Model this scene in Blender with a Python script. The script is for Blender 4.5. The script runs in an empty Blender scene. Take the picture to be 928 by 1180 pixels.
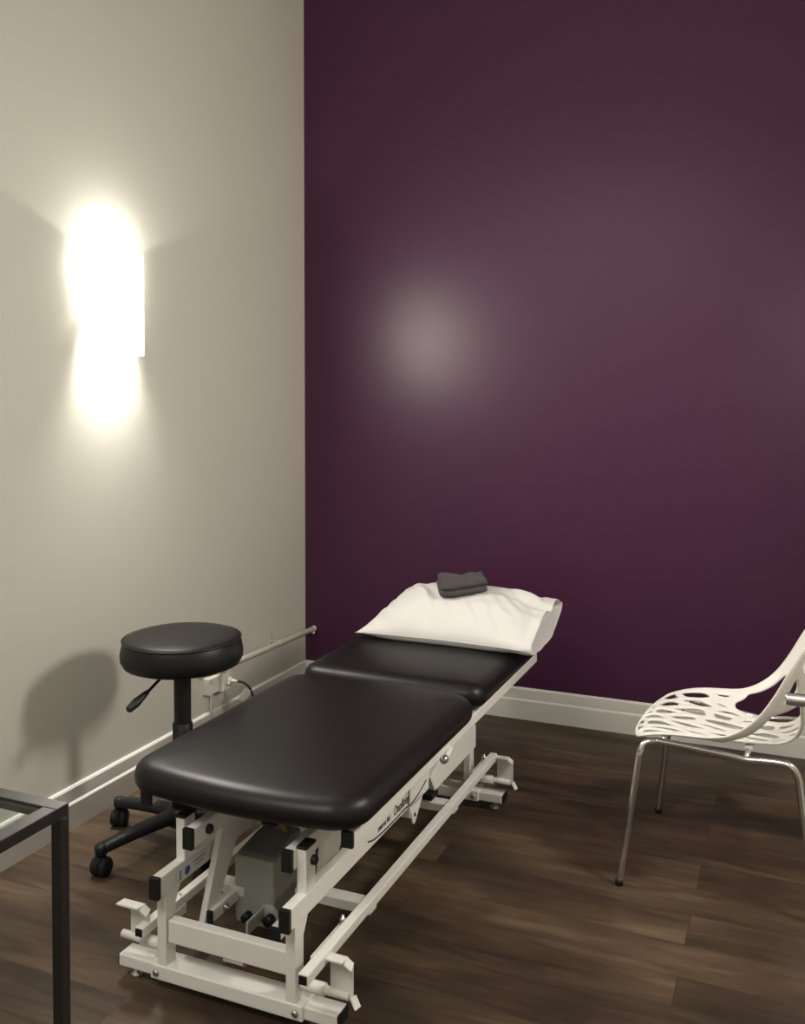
import bpy, bmesh, math, random
from mathutils import Vector, Matrix, noise

random.seed(11)
scn = bpy.context.scene
COL = scn.collection
PI = math.pi

# ------------------------------------------------------------------ materials
def mat(name, color, rough=0.5, metal=0.0, spec=0.5, bump=None, var=None, coat=0.0, trans=0.0, ior=1.45,
        emit=None, estr=0.0, sheen=0.0):
    m = bpy.data.materials.new(name); m.use_nodes = True
    nt = m.node_tree; b = nt.nodes['Principled BSDF']
    b.inputs['Base Color'].default_value = (*color, 1)
    b.inputs['Roughness'].default_value = rough
    b.inputs['Metallic'].default_value = metal
    b.inputs['Specular IOR Level'].default_value = spec
    b.inputs['Coat Weight'].default_value = coat
    b.inputs['Transmission Weight'].default_value = trans
    b.inputs['IOR'].default_value = ior
    b.inputs['Sheen Weight'].default_value = sheen
    if emit:
        b.inputs['Emission Color'].default_value = (*emit, 1)
        b.inputs['Emission Strength'].default_value = estr
    tc = nt.nodes.new('ShaderNodeTexCoord')
    if var:                                   # (scale, amount): soft tonal mottling
        n = nt.nodes.new('ShaderNodeTexNoise'); n.inputs['Scale'].default_value = var[0]
        n.inputs['Detail'].default_value = 4
        r = nt.nodes.new('ShaderNodeValToRGB')
        a = var[1]
        r.color_ramp.elements[0].position = 0.3; r.color_ramp.elements[1].position = 0.7
        r.color_ramp.elements[0].color = (*[c * (1 - a) for c in color], 1)
        r.color_ramp.elements[1].color = (*[min(1, c * (1 + a)) for c in color], 1)
        nt.links.new(tc.outputs['Object'], n.inputs['Vector'])
        nt.links.new(n.outputs['Fac'], r.inputs['Fac'])
        nt.links.new(r.outputs['Color'], b.inputs['Base Color'])
    if bump:                                  # (scale, strength, distance)
        n2 = nt.nodes.new('ShaderNodeTexNoise'); n2.inputs['Scale'].default_value = bump[0]
        n2.inputs['Detail'].default_value = 6
        bp = nt.nodes.new('ShaderNodeBump'); bp.inputs['Strength'].default_value = bump[1]
        bp.inputs['Distance'].default_value = bump[2]
        nt.links.new(tc.outputs['Object'], n2.inputs['Vector'])
        nt.links.new(n2.outputs['Fac'], bp.inputs['Height'])
        nt.links.new(bp.outputs['Normal'], b.inputs['Normal'])
    return m

def srgb(r, g, b):
    f = lambda c: (c / 255 / 12.92) if c / 255 <= 0.04045 else ((c / 255 + 0.055) / 1.055) ** 2.4
    return (f(r), f(g), f(b))

def floor_material():
    m = bpy.data.materials.new('dark_plank_floor'); m.use_nodes = True
    nt = m.node_tree; L = nt.links; b = nt.nodes['Principled BSDF']
    tc = nt.nodes.new('ShaderNodeTexCoord')
    br = nt.nodes.new('ShaderNodeTexBrick')
    br.inputs['Color1'].default_value = (0, 0, 0, 1); br.inputs['Color2'].default_value = (1, 1, 1, 1)
    br.inputs['Mortar'].default_value = (0.5, 0.5, 0.5, 1)
    br.inputs['Scale'].default_value = 1.0
    br.inputs['Brick Width'].default_value = 1.22; br.inputs['Row Height'].default_value = 0.152
    br.inputs['Mortar Size'].default_value = 0.0012; br.inputs['Mortar Smooth'].default_value = 0.2
    br.inputs['Bias'].default_value = 0.0
    br.offset = 0.37; br.offset_frequency = 2
    L.new(tc.outputs['Object'], br.inputs['Vector'])
    # grain: noise stretched along the planks, shifted per plank
    mp = nt.nodes.new('ShaderNodeMapping'); mp.inputs['Scale'].default_value = (1.3, 10, 1)
    sh = nt.nodes.new('ShaderNodeVectorMath'); sh.operation = 'MULTIPLY_ADD'
    sh.inputs[1].default_value = (7.3, 3.1, 0)
    L.new(br.outputs['Color'], sh.inputs[0]); L.new(tc.outputs['Object'], sh.inputs[2])
    L.new(sh.outputs[0], mp.inputs['Vector'])
    n = nt.nodes.new('ShaderNodeTexNoise'); n.inputs['Scale'].default_value = 1.6; n.inputs['Detail'].default_value = 8
    n.inputs['Roughness'].default_value = 0.62; n.inputs['Distortion'].default_value = 1.4
    L.new(mp.outputs[0], n.inputs['Vector'])
    mp2 = nt.nodes.new('ShaderNodeMapping'); mp2.inputs['Scale'].default_value = (1.1, 3.2, 1)
    L.new(sh.outputs[0], mp2.inputs['Vector'])
    n2 = nt.nodes.new('ShaderNodeTexNoise'); n2.inputs['Scale'].default_value = 1.5; n2.inputs['Detail'].default_value = 3
    L.new(mp2.outputs[0], n2.inputs['Vector'])
    mx = nt.nodes.new('ShaderNodeMath'); mx.operation = 'MULTIPLY_ADD'; mx.inputs[1].default_value = 0.55
    L.new(n2.outputs['Fac'], mx.inputs[0])
    hf = nt.nodes.new('ShaderNodeMath'); hf.operation = 'MULTIPLY'; hf.inputs[1].default_value = 0.5
    L.new(n.outputs['Fac'], hf.inputs[0]); L.new(hf.outputs[0], mx.inputs[2])
    ad = nt.nodes.new('ShaderNodeMath'); ad.operation = 'MULTIPLY_ADD'; ad.inputs[1].default_value = 0.13
    L.new(br.outputs['Color'], ad.inputs[0]); L.new(mx.outputs[0], ad.inputs[2])
    r = nt.nodes.new('ShaderNodeValToRGB')
    e = r.color_ramp.elements
    e[0].position = 0.36; e[0].color = (*srgb(34, 28, 23), 1)
    e[1].position = 0.82; e[1].color = (*srgb(118, 101, 80), 1)
    k = e.new(0.50); k.color = (*srgb(58, 46, 36), 1)
    k = e.new(0.64); k.color = (*srgb(84, 68, 53), 1)
    L.new(ad.outputs[0], r.inputs['Fac'])
    dk = nt.nodes.new('ShaderNodeMixRGB'); dk.blend_type = 'MULTIPLY'; dk.inputs['Color2'].default_value = (0.55, 0.5, 0.48, 1)
    L.new(br.outputs['Fac'], dk.inputs['Fac']); L.new(r.outputs['Color'], dk.inputs['Color1'])
    L.new(dk.outputs[0], b.inputs['Base Color'])
    b.inputs['Roughness'].default_value = 0.48
    b.inputs['Specular IOR Level'].default_value = 0.35
    bp = nt.nodes.new('ShaderNodeBump'); bp.inputs['Strength'].default_value = 0.12; bp.inputs['Distance'].default_value = 0.002
    L.new(n.outputs['Fac'], bp.inputs['Height']); L.new(bp.outputs[0], b.inputs['Normal'])
    return m

M = {}
M['wall'] = mat('warm_grey_paint', srgb(203, 201, 190), 0.6, spec=0.3, bump=(220, 0.08, 0.001))
M['purple'] = mat('purple_eggshell_paint', srgb(68, 33, 60), 0.35, spec=0.40, bump=(260, 0.10, 0.001))
M['ceil'] = mat('ceiling_paint', srgb(215, 212, 205), 0.8, spec=0.2, bump=(200, 0.05, 0.001))
M['trim'] = mat('white_trim_paint', srgb(222, 220, 214), 0.35, bump=(120, 0.03, 0.001))
M['floor'] = floor_material()
M['vinyl'] = mat('black_vinyl', srgb(20, 18, 19), 0.40, spec=0.34, bump=(420, 0.22, 0.0006), var=(9, 0.06))
M['vinyl2'] = mat('black_stool_vinyl', srgb(24, 23, 24), 0.43, spec=0.36, bump=(450, 0.25, 0.0006), var=(9, 0.06))
M['white'] = mat('white_powder_coat', srgb(232, 230, 224), 0.38, bump=(300, 0.05, 0.0005))
M['grey'] = mat('light_grey_plastic', srgb(170, 171, 163), 0.5, bump=(200, 0.05, 0.0005))
M['grey_dk'] = mat('mid_grey_plastic', srgb(120, 121, 117), 0.5, bump=(200, 0.05, 0.0005))
M['black'] = mat('black_plastic', srgb(22, 22, 23), 0.5, bump=(300, 0.06, 0.0005))
M['rubber'] = mat('black_rubber', srgb(17, 17, 18), 0.75, bump=(200, 0.1, 0.0005))
M['chrome'] = mat('chrome', (0.78, 0.78, 0.79), 0.10, metal=1, bump=(40, 0.01, 0.0002))
M['steel'] = mat('zinc_steel', (0.55, 0.55, 0.54), 0.3, metal=1, bump=(200, 0.05, 0.0003))
M['brass'] = mat('dull_brass', srgb(120, 100, 70), 0.4, metal=0.8, bump=(200, 0.05, 0.0003))
M['brushed'] = mat('brushed_nickel', (0.62, 0.60, 0.57), 0.33, metal=1, bump=(150, 0.05, 0.0003))
M['shell'] = mat('white_plastic_shell', srgb(236, 233, 226), 0.36, bump=(200, 0.03, 0.0004))
M['cotton'] = mat('white_cotton', srgb(212, 210, 207), 0.85, spec=0.2, bump=(700, 0.12, 0.0006), sheen=0.1)
M['towel'] = mat('charcoal_terry', srgb(74, 72, 72), 0.95, spec=0.1, bump=(330, 0.9, 0.003), var=(60, 0.14), sheen=0.05)
M['desk'] = mat('dark_bronze_metal', srgb(38, 35, 34), 0.42, metal=0.2, bump=(300, 0.06, 0.0005))
M['desk_top'] = M['desk']
M['glass'] = mat('clear_glass', (0.93, 0.96, 0.95), 0.03)
_nt = M['glass'].node_tree; _b = _nt.nodes['Principled BSDF']; _o = _nt.nodes['Material Output']
_t = _nt.nodes.new('ShaderNodeBsdfTransparent'); _t.inputs[0].default_value = (0.90, 0.94, 0.92, 1)
_g = _nt.nodes.new('ShaderNodeBsdfGlossy'); _g.inputs['Roughness'].default_value = 0.03
_f = _nt.nodes.new('ShaderNodeFresnel'); _f.inputs['IOR'].default_value = 1.5
_m = _nt.nodes.new('ShaderNodeMixShader')
_nt.nodes.remove(_f); _m.inputs[0].default_value = 0.07; _nt.links.new(_t.outputs[0], _m.inputs[1]); _nt.links.new(_g.outputs[0], _m.inputs[2])
_nt.links.new(_m.outputs[0], _o.inputs['Surface'])
M['pipe'] = mat('painted_pipe', srgb(190, 184, 170), 0.45, bump=(150, 0.04, 0.0005))
M['ivory'] = mat('ivory_plastic', srgb(214, 209, 198), 0.4, bump=(150, 0.03, 0.0005))
M['red'] = mat('red_plastic', srgb(190, 30, 30), 0.5, bump=(150, 0.03, 0.0005))
M['ink'] = mat('dark_ink', srgb(40, 40, 46), 0.6, bump=(150, 0.02, 0.0002))
M['ink_grey'] = mat('grey_ink', srgb(140, 140, 140), 0.6, bump=(150, 0.02, 0.0002))
M['blue'] = mat('blue_ink', srgb(70, 84, 140), 0.6, bump=(150, 0.02, 0.0002))
M['paper'] = mat('sticker_paper', srgb(205, 208, 206), 0.5, bump=(150, 0.02, 0.0002))
M['glow'] = mat('glowing_frosted_glass', srgb(255, 250, 240), 0.4, emit=(1.0, 0.94, 0.86), estr=97.0, bump=(100, 0.02, 0.0005))
M['cheek'] = mat('glowing_side_glass', srgb(255, 250, 240), 0.4, emit=(1.0, 0.96, 0.90), estr=1.5, bump=(100, 0.02, 0.0005))
M['bulb'] = mat('lit_bulb', (1, 1, 1), 0.4, emit=(1.0, 0.93, 0.82), estr=25.0, bump=(100, 0.02, 0.0005))

# ------------------------------------------------------------------ mesh helpers
class MB:
    def __init__(s): s.bm = bmesh.new()
    def box(s, x0, x1, y0, y1, z0, z1, bev=0.0, seg=2):
        b = bmesh.new()
        bmesh.ops.create_cube(b, size=1)
        for v in b.verts:
            v.co = Vector(((x0 + x1) / 2 + v.co.x * (x1 - x0), (y0 + y1) / 2 + v.co.y * (y1 - y0), (z0 + z1) / 2 + v.co.z * (z1 - z0)))
        if bev: bmesh.ops.bevel(b, geom=b.edges[:], offset=bev, segments=seg, affect='EDGES', profile=0.5)
        s.add(b); return s
    def add(s, b, mtx=None):
        if mtx is not None: bmesh.ops.transform(b, matrix=mtx, verts=b.verts)
        me = bpy.data.meshes.new('tmp'); b.to_mesh(me); b.free(); s.bm.from_mesh(me); bpy.data.meshes.remove(me)
    def bar(s, p, q, w, h, bev=0.002, up=(0, 0, 1)):
        """rectangular bar from p to q, w sideways, h in the up direction"""
        p, q = Vector(p), Vector(q); d = q - p; ln = d.length; d.normalize()
        sd = d.cross(Vector(up)).normalized(); u = sd.cross(d)
        b = bmesh.new(); bmesh.ops.create_cube(b, size=1)
        for v in b.verts: v.co = Vector((v.co.x * w, v.co.y * ln, v.co.z * h))
        if bev: bmesh.ops.bevel(b, geom=b.edges[:], offset=bev, segments=2, affect='EDGES', profile=0.5)
        m = Matrix((sd, d, u)).transposed().to_4x4(); m.translation = (p + q) / 2
        s.add(b, m); return s
    def tube(s, pts, r, seg=12, smooth=True, caps=True):
        pts = [Vector(p) for p in pts]; n = len(pts)
        rs = r if isinstance(r, (list, tuple)) else [r] * n
        rings = []; prev = None
        for i, p in enumerate(pts):
            t = (pts[min(i + 1, n - 1)] - pts[max(i - 1, 0)]).normalized()
            if prev is None:
                a = Vector((0, 0, 1)) if abs(t.z) < 0.9 else Vector((1, 0, 0))
                u = t.cross(a).normalized()
            else:
                u = (prev - t * prev.dot(t)).normalized()
            prev = u; w = t.cross(u)
            rings.append([s.bm.verts.new(p + (u * math.cos(2 * PI * k / seg) + w * math.sin(2 * PI * k / seg)) * rs[i]) for k in range(seg)])
        for a, b in zip(rings, rings[1:]):
            for k in range(seg):
                f = s.bm.faces.new((a[k], a[(k + 1) % seg], b[(k + 1) % seg], b[k])); f.smooth = smooth
        if caps:
            s.bm.faces.new(rings[0][::-1]); s.bm.faces.new(rings[-1])
        return s
    def lathe(s, prof, c=(0, 0, 0), seg=32, axis='z', a0=0, a1=2 * PI):
        """prof: (r, h) list, revolved round axis through c"""
        c = Vector(c); full = abs(a1 - a0 - 2 * PI) < 1e-6
        nk = seg if full else seg + 1
        rings = []
        for r, h in prof:
            ring = []
            for k in range(nk):
                a = a0 + (a1 - a0) * k / seg
                v = {'z': (r * math.cos(a), r * math.sin(a), h), 'x': (h, r * math.cos(a), r * math.sin(a)), 'y': (r * math.sin(a), h, r * math.cos(a))}[axis]
                ring.append(s.bm.verts.new(c + Vector(v)))
            rings.append(ring)
        for a, b in zip(rings, rings[1:]):
            for k in range(seg):
                f = s.bm.faces.new((a[k], a[(k + 1) % nk], b[(k + 1) % nk], b[k])); f.smooth = True
        if full:
            if prof[0][0] > 1e-6: s.bm.faces.new(rings[0][::-1])
            if prof[-1][0] > 1e-6: s.bm.faces.new(rings[-1])
        bmesh.ops.remove_doubles(s.bm, verts=s.bm.verts, dist=1e-6)
        return s
    def prism(s, poly, lo, hi, axis='y', bev=0.0):
        """extrude a 2-D polygon along an axis; poly is in the two other axes, in order"""
        b = bmesh.new()
        def P(a, c, t): return {'y': (a, t, c), 'x': (t, a, c), 'z': (a, c, t)}[axis]
        A = [b.verts.new(P(x, z, lo)) for x, z in poly]; B = [b.verts.new(P(x, z, hi)) for x, z in poly]
        n = len(poly)
        b.faces.new(A); b.faces.new(B[::-1])
        for i in range(n): b.faces.new((A[i], B[i], B[(i + 1) % n], A[(i + 1) % n]))
        bmesh.ops.recalc_face_normals(b, faces=b.faces)
        if bev: bmesh.ops.bevel(b, geom=b.edges[:], offset=bev, segments=1, affect='EDGES')
        s.add(b); return s
    def build(s, name, m, parent=None, loc=None, smooth=None):
        bmesh.ops.recalc_face_normals(s.bm, faces=s.bm.faces)
        if loc is not None: bmesh.ops.translate(s.bm, vec=-Vector(loc), verts=s.bm.verts)
        me = bpy.data.meshes.new(name)
        s.bm.to_mesh(me); s.bm.free()
        if smooth is not None:
            for p in me.polygons: p.use_smooth = smooth
        me.materials.append(m)
        o = bpy.data.objects.new(name, me); COL.objects.link(o)
        if loc is not None: o.location = loc
        if parent: o.parent = parent
        return o

def thing(name, label, cat, loc=(0, 0, 0), rz=0, group=None):
    o = bpy.data.objects.new(name, None); COL.objects.link(o); o.empty_display_size = 0.1
    o.location = loc; o.rotation_euler = (0, 0, rz); o['label'] = label; o['category'] = cat
    if group: o['group'] = group
    return o
def tag(o, label, cat, group=None):
    o['label'] = label; o['category'] = cat
    if group: o['group'] = group
    return o
def struct(o, label, cat):
    o['kind'] = 'structure'; o['label'] = label; o['category'] = cat
    return o

def spline(pts, n=8):
    pts = [Vector(p) for p in pts]; out = []
    for i in range(len(pts) - 1):
        p0 = pts[max(i - 1, 0)]; p1 = pts[i]; p2 = pts[i + 1]; p3 = pts[min(i + 2, len(pts) - 1)]
        for k in range(n):
            t = k / n
            out.append(0.5 * ((2 * p1) + (p2 - p0) * t + (2 * p0 - 5 * p1 + 4 * p2 - p3) * t * t + (3 * p1 - p0 - 3 * p2 + p3) * t ** 3))
    out.append(pts[-1]); return out

# ------------------------------------------------------------------ room
RW, YB, H = 2.78, -5.2, 3.75        # right wall, back of the room behind the camera, ceiling
o = MB().box(-0.1, RW + 0.1, YB - 0.1, 0.1, -0.1, 0.0).build('floor', M['floor'])
struct(o, 'dark brown wood plank floor', 'floor')
o = MB().box(-0.12, 0, YB - 0.1, 0.1, 0, H).build('wall_left', M['wall']); struct(o, 'plain warm grey wall behind the lit sconce', 'wall')
o = MB().box(0, RW, 0, 0.12, 0, H).build('wall_back', M['purple']); struct(o, 'deep purple accent wall', 'wall')
o = MB().box(RW, RW + 0.12, YB - 0.1, 0.1, 0, H).build('wall_right', M['wall']); struct(o, 'warm grey wall on the right', 'wall')
o = MB().box(0, RW, YB - 0.12, YB, 0, H).build('wall_front', M['wall']); struct(o, 'warm grey wall behind the viewer', 'wall')
o = MB().box(-0.1, RW + 0.1, YB - 0.1, 0.1, H, H + 0.1).build('ceiling', M['ceil']); struct(o, 'plain off white ceiling', 'ceiling')
# baseboards: tall plinth with a ledge and a thinner upper band
BP = [(0, 0.0), (0.017, 0.0), (0.017, 0.084), (0.0125, 0.090), (0.0105, 0.091), (0.0105, 0.134), (0.0065, 0.141), (0, 0.141)]
o = MB().prism(BP, YB, -0.0, 'y').build('baseboard_left', M['trim']); struct(o, 'tall white stepped baseboard along the grey wall', 'baseboard')
o = MB().prism([(-a, z) for a, z in BP], 0.0, RW, 'x').build('baseboard_back', M['trim']); struct(o, 'tall white stepped baseboard along the purple wall', 'baseboard')
o = MB().prism([(RW - a, z) for a, z in BP], YB, 0, 'y').build('baseboard_right', M['trim']); struct(o, 'tall white stepped baseboard along the right wall', 'baseboard')
# short partition carrying the open door, just right of the picture
o = MB().box(2.36, RW, -3.36, -3.24, 0, H).build('wall_partition', M['wall']); struct(o, 'short grey partition beside the doorway', 'wall')
o = MB().box(2.335, 2.36, -3.37, -3.23, 0, 2.07, 0.002).build('trim_1', M['trim']); struct(o, 'white door jamb', 'trim')
d = MB().box(2.312, 2.352, -3.215, -2.36, 0.012, 2.04, 0.002).build('door_1', M['trim']); struct(d, 'white door standing open into the room', 'door')
k = MB().lathe([(0.0, 2.3125), (0.027, 2.3125), (0.027, 2.308), (0.024, 2.305), (0.0105, 2.304), (0.0100, 2.247), (0.0093, 2.243), (0.0, 2.2425)],
               (0, -2.425, 0.966), 28, 'x').build('door_handle', M['brushed'], d)
k['label'] = 'brushed metal cylindrical door handle'

# ------------------------------------------------------------------ wall sconces
def make_sconce(label):
    """local frame: wall plane x=0, light faces +x, origin at the middle of the fixture"""
    t = thing('wall_sconce', label, 'wall lamp', (0, 0, 0), 0, 'pair of glowing wall sconces')
    hz, hw, dp = 0.183, 0.130, 0.050
    MB().box(0.0, 0.005, -0.10, 0.10, -0.14, 0.14, 0.002).build('back_plate', M['white'], t)
    for sy in (-1, 1):
        MB().box(0.010, dp + 0.004, sy * hw - 0.003, sy * hw + 0.003, -hz, hz, 0.001).build('side_panel', M['cheek'], t)
    mb = MB(); n = 16; rows = []                       # gently bowed glass between the side panels
    for z in (-hz + 0.002, 0, hz - 0.002):
        rows.append([mb.bm.verts.new((dp - 0.008 + 0.007 * math.cos(PI * (k / n - 0.5)), (hw - 0.003) * (2 * k / n - 1), z)) for k in range(n + 1)])
    for a, b in zip(rows, rows[1:]):
        for k in range(n): mb.bm.faces.new((a[k], a[k + 1], b[k + 1], b[k])).smooth = True
    s = mb.build('lamp_shade', M['glow'], t)
    mb = MB()
    mb.box(dp - 0.012, dp - 0.010, -hw + 0.003, hw - 0.003, -hz + 0.002, hz - 0.002).build('light_block', M['white'], s)  # unseen backing, added to keep the glass from glowing inwards onto the wall
    for yb, zb_, d in ((0.0, 0.055, 1), (-0.09, 0.0, -1), (0.09, 0.0, -1)):
        MB().box(0.005, 0.030, yb - 0.010, yb + 0.010, zb_ - 0.010, zb_ + 0.010, 0.003).build('lamp_holder', M['white'], t)
        MB().lathe([(0, zb_ + d * 0.009), (0.008, zb_ + d * 0.011), (0.011, zb_ + d * 0.025), (0.011, zb_ + d * 0.040), (0.008, zb_ + d * 0.050), (0, zb_ + d * 0.053)], (0.022, yb, 0), 16).build('bulb', M['bulb'], t)
    return t
SZ = 1.785
sc1 = make_sconce('bright bowed frosted sconce glowing on the grey wall')
sc1.location = (0, -1.428, SZ)
sc2 = sc1.copy(); COL.objects.link(sc2)
for ch in sc1.children:
    c = ch.copy(); COL.objects.link(c); c.parent = sc2
sc2.location = (RW, -1.428, SZ - 0.04); sc2.rotation_euler = (0, 0, PI); sc2['label'] = 'matching frosted sconce on the right wall above the white chair'

def point(name, loc, e, r, col=(1, 0.90, 0.78)):
    l = bpy.data.lights.new(name, 'POINT'); l.energy = e; l.shadow_soft_size = r; l.color = col
    o = bpy.data.objects.new(name, l); o.location = loc; COL.objects.link(o); return o
def area(name, loc, e, sx, sy, rot, col=(1, 0.96, 0.91)):
    l = bpy.data.lights.new(name, 'AREA'); l.energy = e; l.shape = 'RECTANGLE'; l.size = sx; l.size_y = sy; l.color = col
    o = bpy.data.objects.new(name, l); o.location = loc; o.rotation_euler = rot; COL.objects.link(o); return o
for nm, x, z in (('sconce_light_left', 0.022, SZ), ('sconce_light_right', RW - 0.022, SZ - 0.04)):
    point(nm + '_upper', (x, -1.428, z + 0.135), 16.5, 0.012, (1, 0.96, 0.89))
    ar = area(nm + '_lower', (x, -1.428, z - 0.075), 7.5, 0.024, 0.20, (0, 0, 0), (1, 0.96, 0.89))
    ar.data.spread = math.radians(95)
# general light of the room behind the viewer
area('hallway_light', (0.85, -4.0, 2.95), 52.0, 1.5, 1.2, (0, 0, 0))

# ------------------------------------------------------------------ pipe on the left wall
t = thing('wall_pipe', 'slim painted pipe running low along grey wall to the purple corner', 'pipe', (0.05, -0.5, 0.3))
def P(mb, name, m, par): return mb.build(name, m, par, loc=par.location) if False else local(mb, name, m, par)
def local(mb, name, m, par):
    """mesh drawn in world coordinates, hung under an Empty that may be moved and turned"""
    inv = (Matrix.Translation(par.location) @ par.rotation_euler.to_matrix().to_4x4()).inverted()
    bmesh.ops.transform(mb.bm, matrix=inv, verts=mb.bm.verts)
    return mb.build(name, m, par)
local(MB().tube(spline([(0.002, -0.90, 0.322), (0.035, -0.895, 0.322), (0.045, -0.86, 0.321), (0.045, -0.72, 0.318), (0.047, -0.3, 0.309), (0.049, -0.012, 0.303)], 6), 0.0125, 12), 'pipe', M['pipe'], t)
for y in (-0.33, -0.79):
    local(MB().box(0.0, 0.05, y - 0.008, y + 0.008, 0.312, 0.318, 0.001).box(0.0, 0.004, y - 0.01, y + 0.01, 0.29, 0.35, 0.001)
          .tube([(0.045, y - 0.009, 0.311), (0.045, y + 0.009, 0.311)], 0.0142, 14), 'clip', M['pipe'], t)
local(MB().lathe([(0.0, -0.0), (0.014, -0.0), (0.014, -0.004), (0.0135, -0.009), (0.0135, -0.016), (0, -0.016)], (0.049, -0.001, 0.303), 16, 'y'), 'flange', M['trim'], t)
local(MB().tube([(0.056, -0.028, 0.287), (0.06, -0.006, 0.283)], 0.0075, 10), 'drain_cap', M['chrome'], t)

# ------------------------------------------------------------------ outlet and its plug
t = thing('wall_outlet', 'ivory double outlet box on the grey wall behind the stool', 'outlet', (0.0, -0.80, 0.255))
local(MB().box(0, 0.032, -0.870, -0.800, 0.222, 0.290, 0.003), 'outlet_box', M['ivory'], t)
local(MB().box(0, 0.045, -0.798, -0.735, 0.218, 0.300, 0.003), 'outlet_box', M['ivory'], t)
fp = local(MB().box(0.045, 0.050, -0.796, -0.737, 0.221, 0.297, 0.002), 'face_plate', M['trim'], t)
local(MB().box(0.032, 0.035, -0.868, -0.802, 0.225, 0.287, 0.002), 'face_plate', M['trim'], t)
local(MB().lathe([(0, 0.035), (0.004, 0.035), (0.004, 0.0365), (0, 0.037)], (0, -0.855, 0.275), 10, 'x'), 'screw', M['steel'], t)
local(MB().tube([(0.007, -0.825, 0.224), (0.007, -0.825, 0.10)], 0.005, 8), 'conduit', M['wall'], t)
t = thing('power_cable', 'black power cable with white plug and paper tag at the outlet', 'cable', (0.06, -0.75, 0.25))
local(MB().box(0.050, 0.068, -0.776, -0.750, 0.245, 0.275, 0.004).tube([(0.066, -0.763, 0.262), (0.092, -0.752, 0.258)], [0.009, 0.005], 10), 'plug', M['ivory'], t)
cb = spline([(0.090, -0.753, 0.258), (0.115, -0.742, 0.252), (0.140, -0.732, 0.228), (0.152, -0.726, 0.18), (0.158, -0.72, 0.10), (0.175, -0.70, 0.02), (0.22, -0.68, 0.006), (0.40, -0.74, 0.006), (0.60, -0.95, 0.006), (0.78, -1.30, 0.006), (0.90, -1.62, 0.03)], 8)
local(MB().tube(cb, 0.0050, 8), 'cord', M['black'], t)
b = MB().bar((0.141, -0.742, 0.226), (0.115, -0.760, 0.182), 0.040, 0.0012, 0.0, (1, -0.3, 0.3))
local(b, 'tag', M['trim'], t)

# ------------------------------------------------------------------ stool
SX, SY = 0.425, -1.585
t = thing('rolling_stool', 'round black padded rolling stool on five casters by grey wall', 'stool', (SX, SY, 0))
R, zt, zb = 0.194, 0.688, 0.590
seat = MB().lathe([(0, zb), (R - 0.03, zb), (R - 0.010, zb + 0.008), (R, zb + 0.026), (R + 0.001, zb + 0.045), (R - 0.003, zb + 0.068),
                   (R - 0.0085, zt - 0.012), (R - 0.012, zt - 0.0065), (R - 0.022, zt - 0.002), (R - 0.06, zt + 0.003), (R - 0.12, zt + 0.006), (0, zt + 0.007)], (0, 0, 0), 64)
seat = seat.build('seat', M['vinyl2'], t)
pp = MB(); n = 64
pp.tube([((R - 0.0065) * math.cos(2 * PI * k / n), (R - 0.0065) * math.sin(2 * PI * k / n), zt - 0.0105) for k in range(n + 1)], 0.0030, 8, caps=False)
pp.build('piping', M['vinyl2'], seat)
MB().box(-0.09, 0.09, -0.07, 0.07, zb - 0.010, zb + 0.001, 0.003).lathe([(0.0, zb - 0.03), (0.034, zb - 0.03), (0.038, zb - 0.008), (0.05, zb - 0.005)], (0, 0, 0), 24).build('seat_plate', M['black'], t)
MB().lathe([(0.0, 0.37), (0.0265, 0.37), (0.027, 0.40), (0.0275, zb - 0.035), (0.025, zb - 0.018), (0, zb - 0.018)], (0, 0, 0), 28).build('column', M['black'], t)
MB().lathe([(0.0, 0.10), (0.036, 0.10), (0.034, 0.20), (0.032, 0.40), (0.030, 0.402), (0.029, 0.404), (0, 0.404)], (0, 0, 0), 28).build('column_cover', M['black'], t)
# height lever, pointing towards the viewer's left
lv0 = Vector((-0.02, -0.035, zb - 0.018)); lv1 = Vector((-0.018, -0.160, zb - 0.050))
lv = MB().tube(spline([lv0, Vector((-0.018, -0.085, zb - 0.022)), lv1], 6), 0.0048, 10).build('lever', M['black'], t)
g0, g1 = Vector((-0.018, -0.148, zb - 0.045)), Vector((-0.030, -0.232, zb - 0.082))
gp = MB(); gp.tube([g0, g0.lerp(g1, 0.15), g0.lerp(g1, 0.6), g0.lerp(g1, 0.95), g1], [0.006, 0.009, 0.0145, 0.011, 0.006], 12).build('grip', M['black'], lv)
MB().lathe([(0.0, 0.075), (0.050, 0.075), (0.055, 0.085), (0.055, 0.112), (0.046, 0.128), (0.038, 0.132), (0, 0.132)], (0, 0, 0), 32).build('base_hub', M['black'], t)
a0 = math.radians(-113.5)
wheel_dirs = [0.5, 2.4, -0.3, 0.9, -1.1]
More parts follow.
